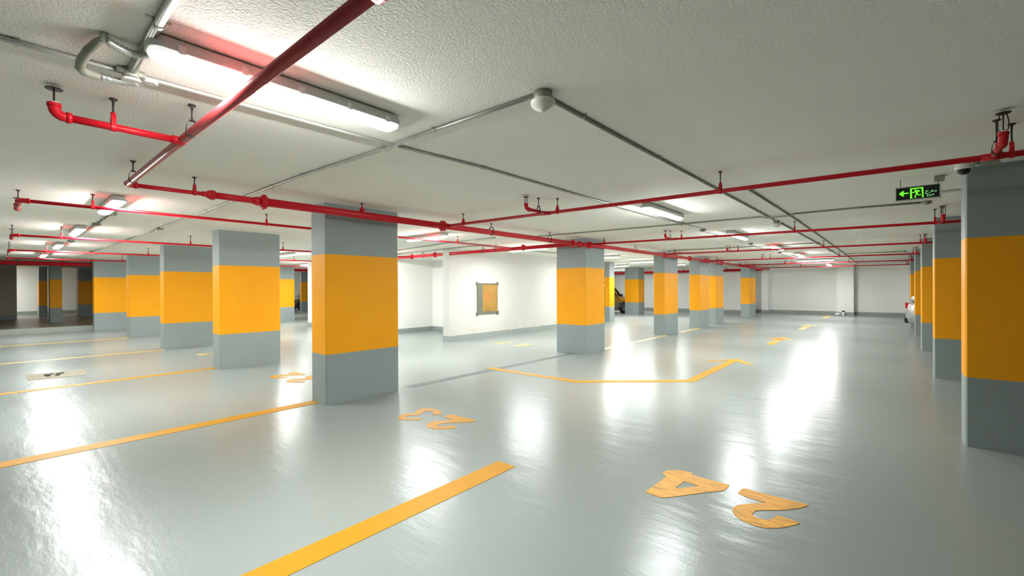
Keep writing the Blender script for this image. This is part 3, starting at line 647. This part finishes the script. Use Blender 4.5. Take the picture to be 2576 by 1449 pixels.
# ------------------------------------------------------------------ cars
def car(loc,rotz,label,paint,L=4.3,W=1.74,Hc=1.46,suv=False):
    r=empty('car',loc,label,'car')
    cr,sr=math.cos(rotz),math.sin(rotz)
    def T(mb): return mb.xform(lambda v:(loc[0]+v[0]*cr-v[1]*sr,loc[1]+v[0]*sr+v[1]*cr,loc[2]+v[2]))
    h=L/2; w=W/2; belt=.93 if not suv else 1.02; hood=.80 if not suv else .98
    st=[(-h,.80,.42,.70),(-h+.06,.93,.30,belt-.12),(-h+.3,.985,.24,belt),(-h+.9,1.,.2,belt),(.55,1.,.2,belt-.02),(1.0,.99,.2,hood+.04),(h-.55,.965,.22,hood-.03),(h-.16,.90,.26,hood-.12),(h-.03,.80,.32,hood-.22),(h,.70,.40,hood-.32)]
    def ring(x,k,zl,zt):
        a=w*k; zm=(zl+zt)/2
        half=[(a*.86,zl),(a*.97,zl+.07),(a,zm),(a*.985,zt-.12),(a*.95,zt-.04),(a*.86,zt)]
        return [(x,y,z) for y,z in half]+[(x,-y,z) for y,z in half[::-1]]
    obj('body',T(MB().rings([ring(*s) for s in st],0,True)),paint,r)
    # greenhouse
    rear=-h+.12 if suv else -h+.55
    gs=[(rear,.80,belt-.03,.80,belt),(rear+.28,.90,belt-.03,.76,Hc-.12),(rear+.6,.93,belt-.03,.74,Hc-.03),(-.1,.94,belt-.03,.74,Hc-.015),(.45,.93,belt-.03,.72,Hc-.06),(1.12,.88,belt-.05,.80,belt+.03)]
    def gring(x,kb,zb,kt,zt):
        a,b=w*kb,w*kt
        return [(x,a,zb),(x,a*.5+b*.5,(zb+zt)/2),(x,b,zt-.03),(x,b*.9,zt),(x,-b*.9,zt),(x,-b,zt-.03),(x,-(a*.5+b*.5),(zb+zt)/2),(x,-a,zb)]
    obj('window_glass',T(MB().rings([gring(*s) for s in gs],0,True)),'glass',r)
    rf=MB()
    top=[[(x,w*kt*.98,zt-.045),(x,w*kt*.86,zt+.008),(x,-w*kt*.86,zt+.008),(x,-w*kt*.98,zt-.045)] for x,kb,zb,kt,zt in gs[1:5]]
    rf.rings(top,0,True)
    for s in (1,-1):
        def pil(i,j,t0,t1,wd):
            a=gs[i]; b=gs[j]
            p0=Vector((a[0],s*w*a[1]*1.0,a[2])); p1=Vector((b[0],s*w*b[3]*1.0,b[4]-.03))
            rf.tube([p0,p0.lerp(p1,.5)+Vector((0,s*.012,0)),p1],wd,6)
        pil(5,4,0,1,.035); pil(3,3,0,1,.035); pil(1,2,0,1,.045); pil(0,1,0,1,.05)
    obj('roof',T(rf),paint,r)
    for sx,nm in ((h-.82,'f'),(-h+.78,'r')):
        for s in (1,-1):
            y=s*(w-.10)
            wb=MB().lathe((sx,y,.315),[(.20,-.10),(.29,-.105),(.315,-.08),(.315,.08),(.29,.108),(.20,.10)],24,0,True,'y')
            wh=obj('wheel',T(wb),'tyre',r)
            rb=MB().lathe((sx,y+s*.098,.315),[(.02,.012*s),(.06,.010*s),(.07,-.004*s),(.17,-.002*s),(.20,.012*s),(.205,-.03*s)],20,0,True,'y')
            for k in range(5):
                a=k*2*math.pi/5; rb.tube([(sx+.05*math.cos(a),y+s*.10,.315+.05*math.sin(a)),(sx+.19*math.cos(a),y+s*.108,.315+.19*math.sin(a))],.02,6)
            obj('rim',T(rb),'rim',wh)
            obj('wheel_arch',T(MB().tube([(sx+.36*math.cos(a),s*(w*.985),.315+.36*math.sin(a)) for a in [math.radians(d) for d in range(-10,191,20)]],.045,6)),'trim_black',r)
    for s in (1,-1):
        obj('headlight',T(MB().lathe((h-.13,s*w*.66,hood-.24),[(.01,-.02),(.12,0),(.13,.06),(.05,.10)],14,0,True,'x')),'lamp_glass',r)
        obj('taillight',T(MB().box(-h+.0,-h+.10,s*w*.62-.14,s*w*.62+.14,belt-.26,belt-.10)),'red',r)
        obj('side_mirror',T(MB().lathe((.72,s*(w+.09),belt+.03),[(.02,-.07),(.08,-.05),(.09,0),(.06,.06),(.01,.08)],12,0,True,'x').cyl((.74,s*w*.93,belt-.01),(.74,s*(w+.06),belt+.02),.02,8)),'trim_black',r)
    obj('front_bumper',T(MB().rings([[(h-.10,-w*.86,.30),(h-.10,w*.86,.30),(h-.10,w*.86,.44),(h-.10,-w*.86,.44)],[(h+.03,-w*.66,.30),(h+.03,w*.66,.30),(h+.03,w*.66,.42),(h+.03,-w*.66,.42)]],0,False)),'trim_black',r)
    obj('rear_bumper',T(MB().box(-h-.03,-h+.12,-w*.82,w*.82,.30,.46)),'trim_black',r)
    obj('door_seam',T(MB().box(-.12,-.11,-w*1.0-.004,w*1.0+.004,.28,belt-.06)),'trim_black',r)
    return r
car((-12.52,22.15,0),HP,'dark olive car standing behind the bright far pillar near the white wall','paint_olive',4.2,1.76,1.62,True)
car((-31.5,14.85,0),-HP,'dark grey car glimpsed left of the white core, showing its front wheel','paint_grey',4.3,1.74,1.5)
car((2.50,19.9,0),0.,'silver car peeping out from behind the shaded right pillars','paint_silver',4.3,1.74,1.42,True)

# ------------------------------------------------------------------ small things at the end wall
o=obj('crumpled_bag',MB().lathe((-2.12,28.15,0),[(.05,0),(.11,.02),(.12,.07),(.07,.12),(.02,.13)],9,0,False),'white_pl',loc=(-2.12,28.15,0)); tag(o,'small white crumpled bag on the floor at the end wall pier','bag')
r=empty('canister',(-1.88,28.2,0),'small white canister with black cap at the end wall pier','canister')
obj('canister_body',MB().lathe((-1.88,28.2,0),[(.05,0),(.055,.01),(.055,.16),(.04,.19)],14),'white_pl',r)
obj('cap',MB().lathe((-1.88,28.2,.19),[(.06,0),(.065,.01),(.065,.05),(.05,.06)],14),'trim_black',r)

# ------------------------------------------------------------------ world, camera, look
w=bpy.data.worlds.new('World'); SC.world=w; w.use_nodes=True
w.node_tree.nodes['Background'].inputs['Color'].default_value=(.0,.0,.0,1)
w.node_tree.nodes['Background'].inputs['Strength'].default_value=0.
cam=bpy.data.cameras.new('Camera'); co=bpy.data.objects.new('Camera',cam); COL.objects.link(co)
Rv,Uv,Fv=((.757485106,.652837757,-.004379107),(.001404223,.005078395,.999986119),(-.652850934,.757480741,-.002930079))
m=Matrix(((Rv[0],Uv[0],-Fv[0],0),(Rv[1],Uv[1],-Fv[1],0),(Rv[2],Uv[2],-Fv[2],1.497159),(0,0,0,1)))
co.matrix_world=m
cam.sensor_fit='HORIZONTAL'; cam.sensor_width=36.; cam.lens=36.*1108.349/2576.
cam.shift_x=0.; cam.shift_y=(727.086-724.5)/2576.; cam.clip_end=200.; cam.clip_start=.02
SC.camera=co
vs=SC.view_settings; vs.view_transform='Standard'; vs.look='None'; vs.gamma=1.; vs.use_curve_mapping=False; vs.exposure=EXPOSURE
SC.cycles.max_bounces=8; SC.cycles.diffuse_bounces=6; SC.cycles.glossy_bounces=4
SC.cycles.caustics_reflective=False; SC.cycles.caustics_refractive=False
SC.cycles.sample_clamp_indirect=40.
SC.cycles.use_denoising=True
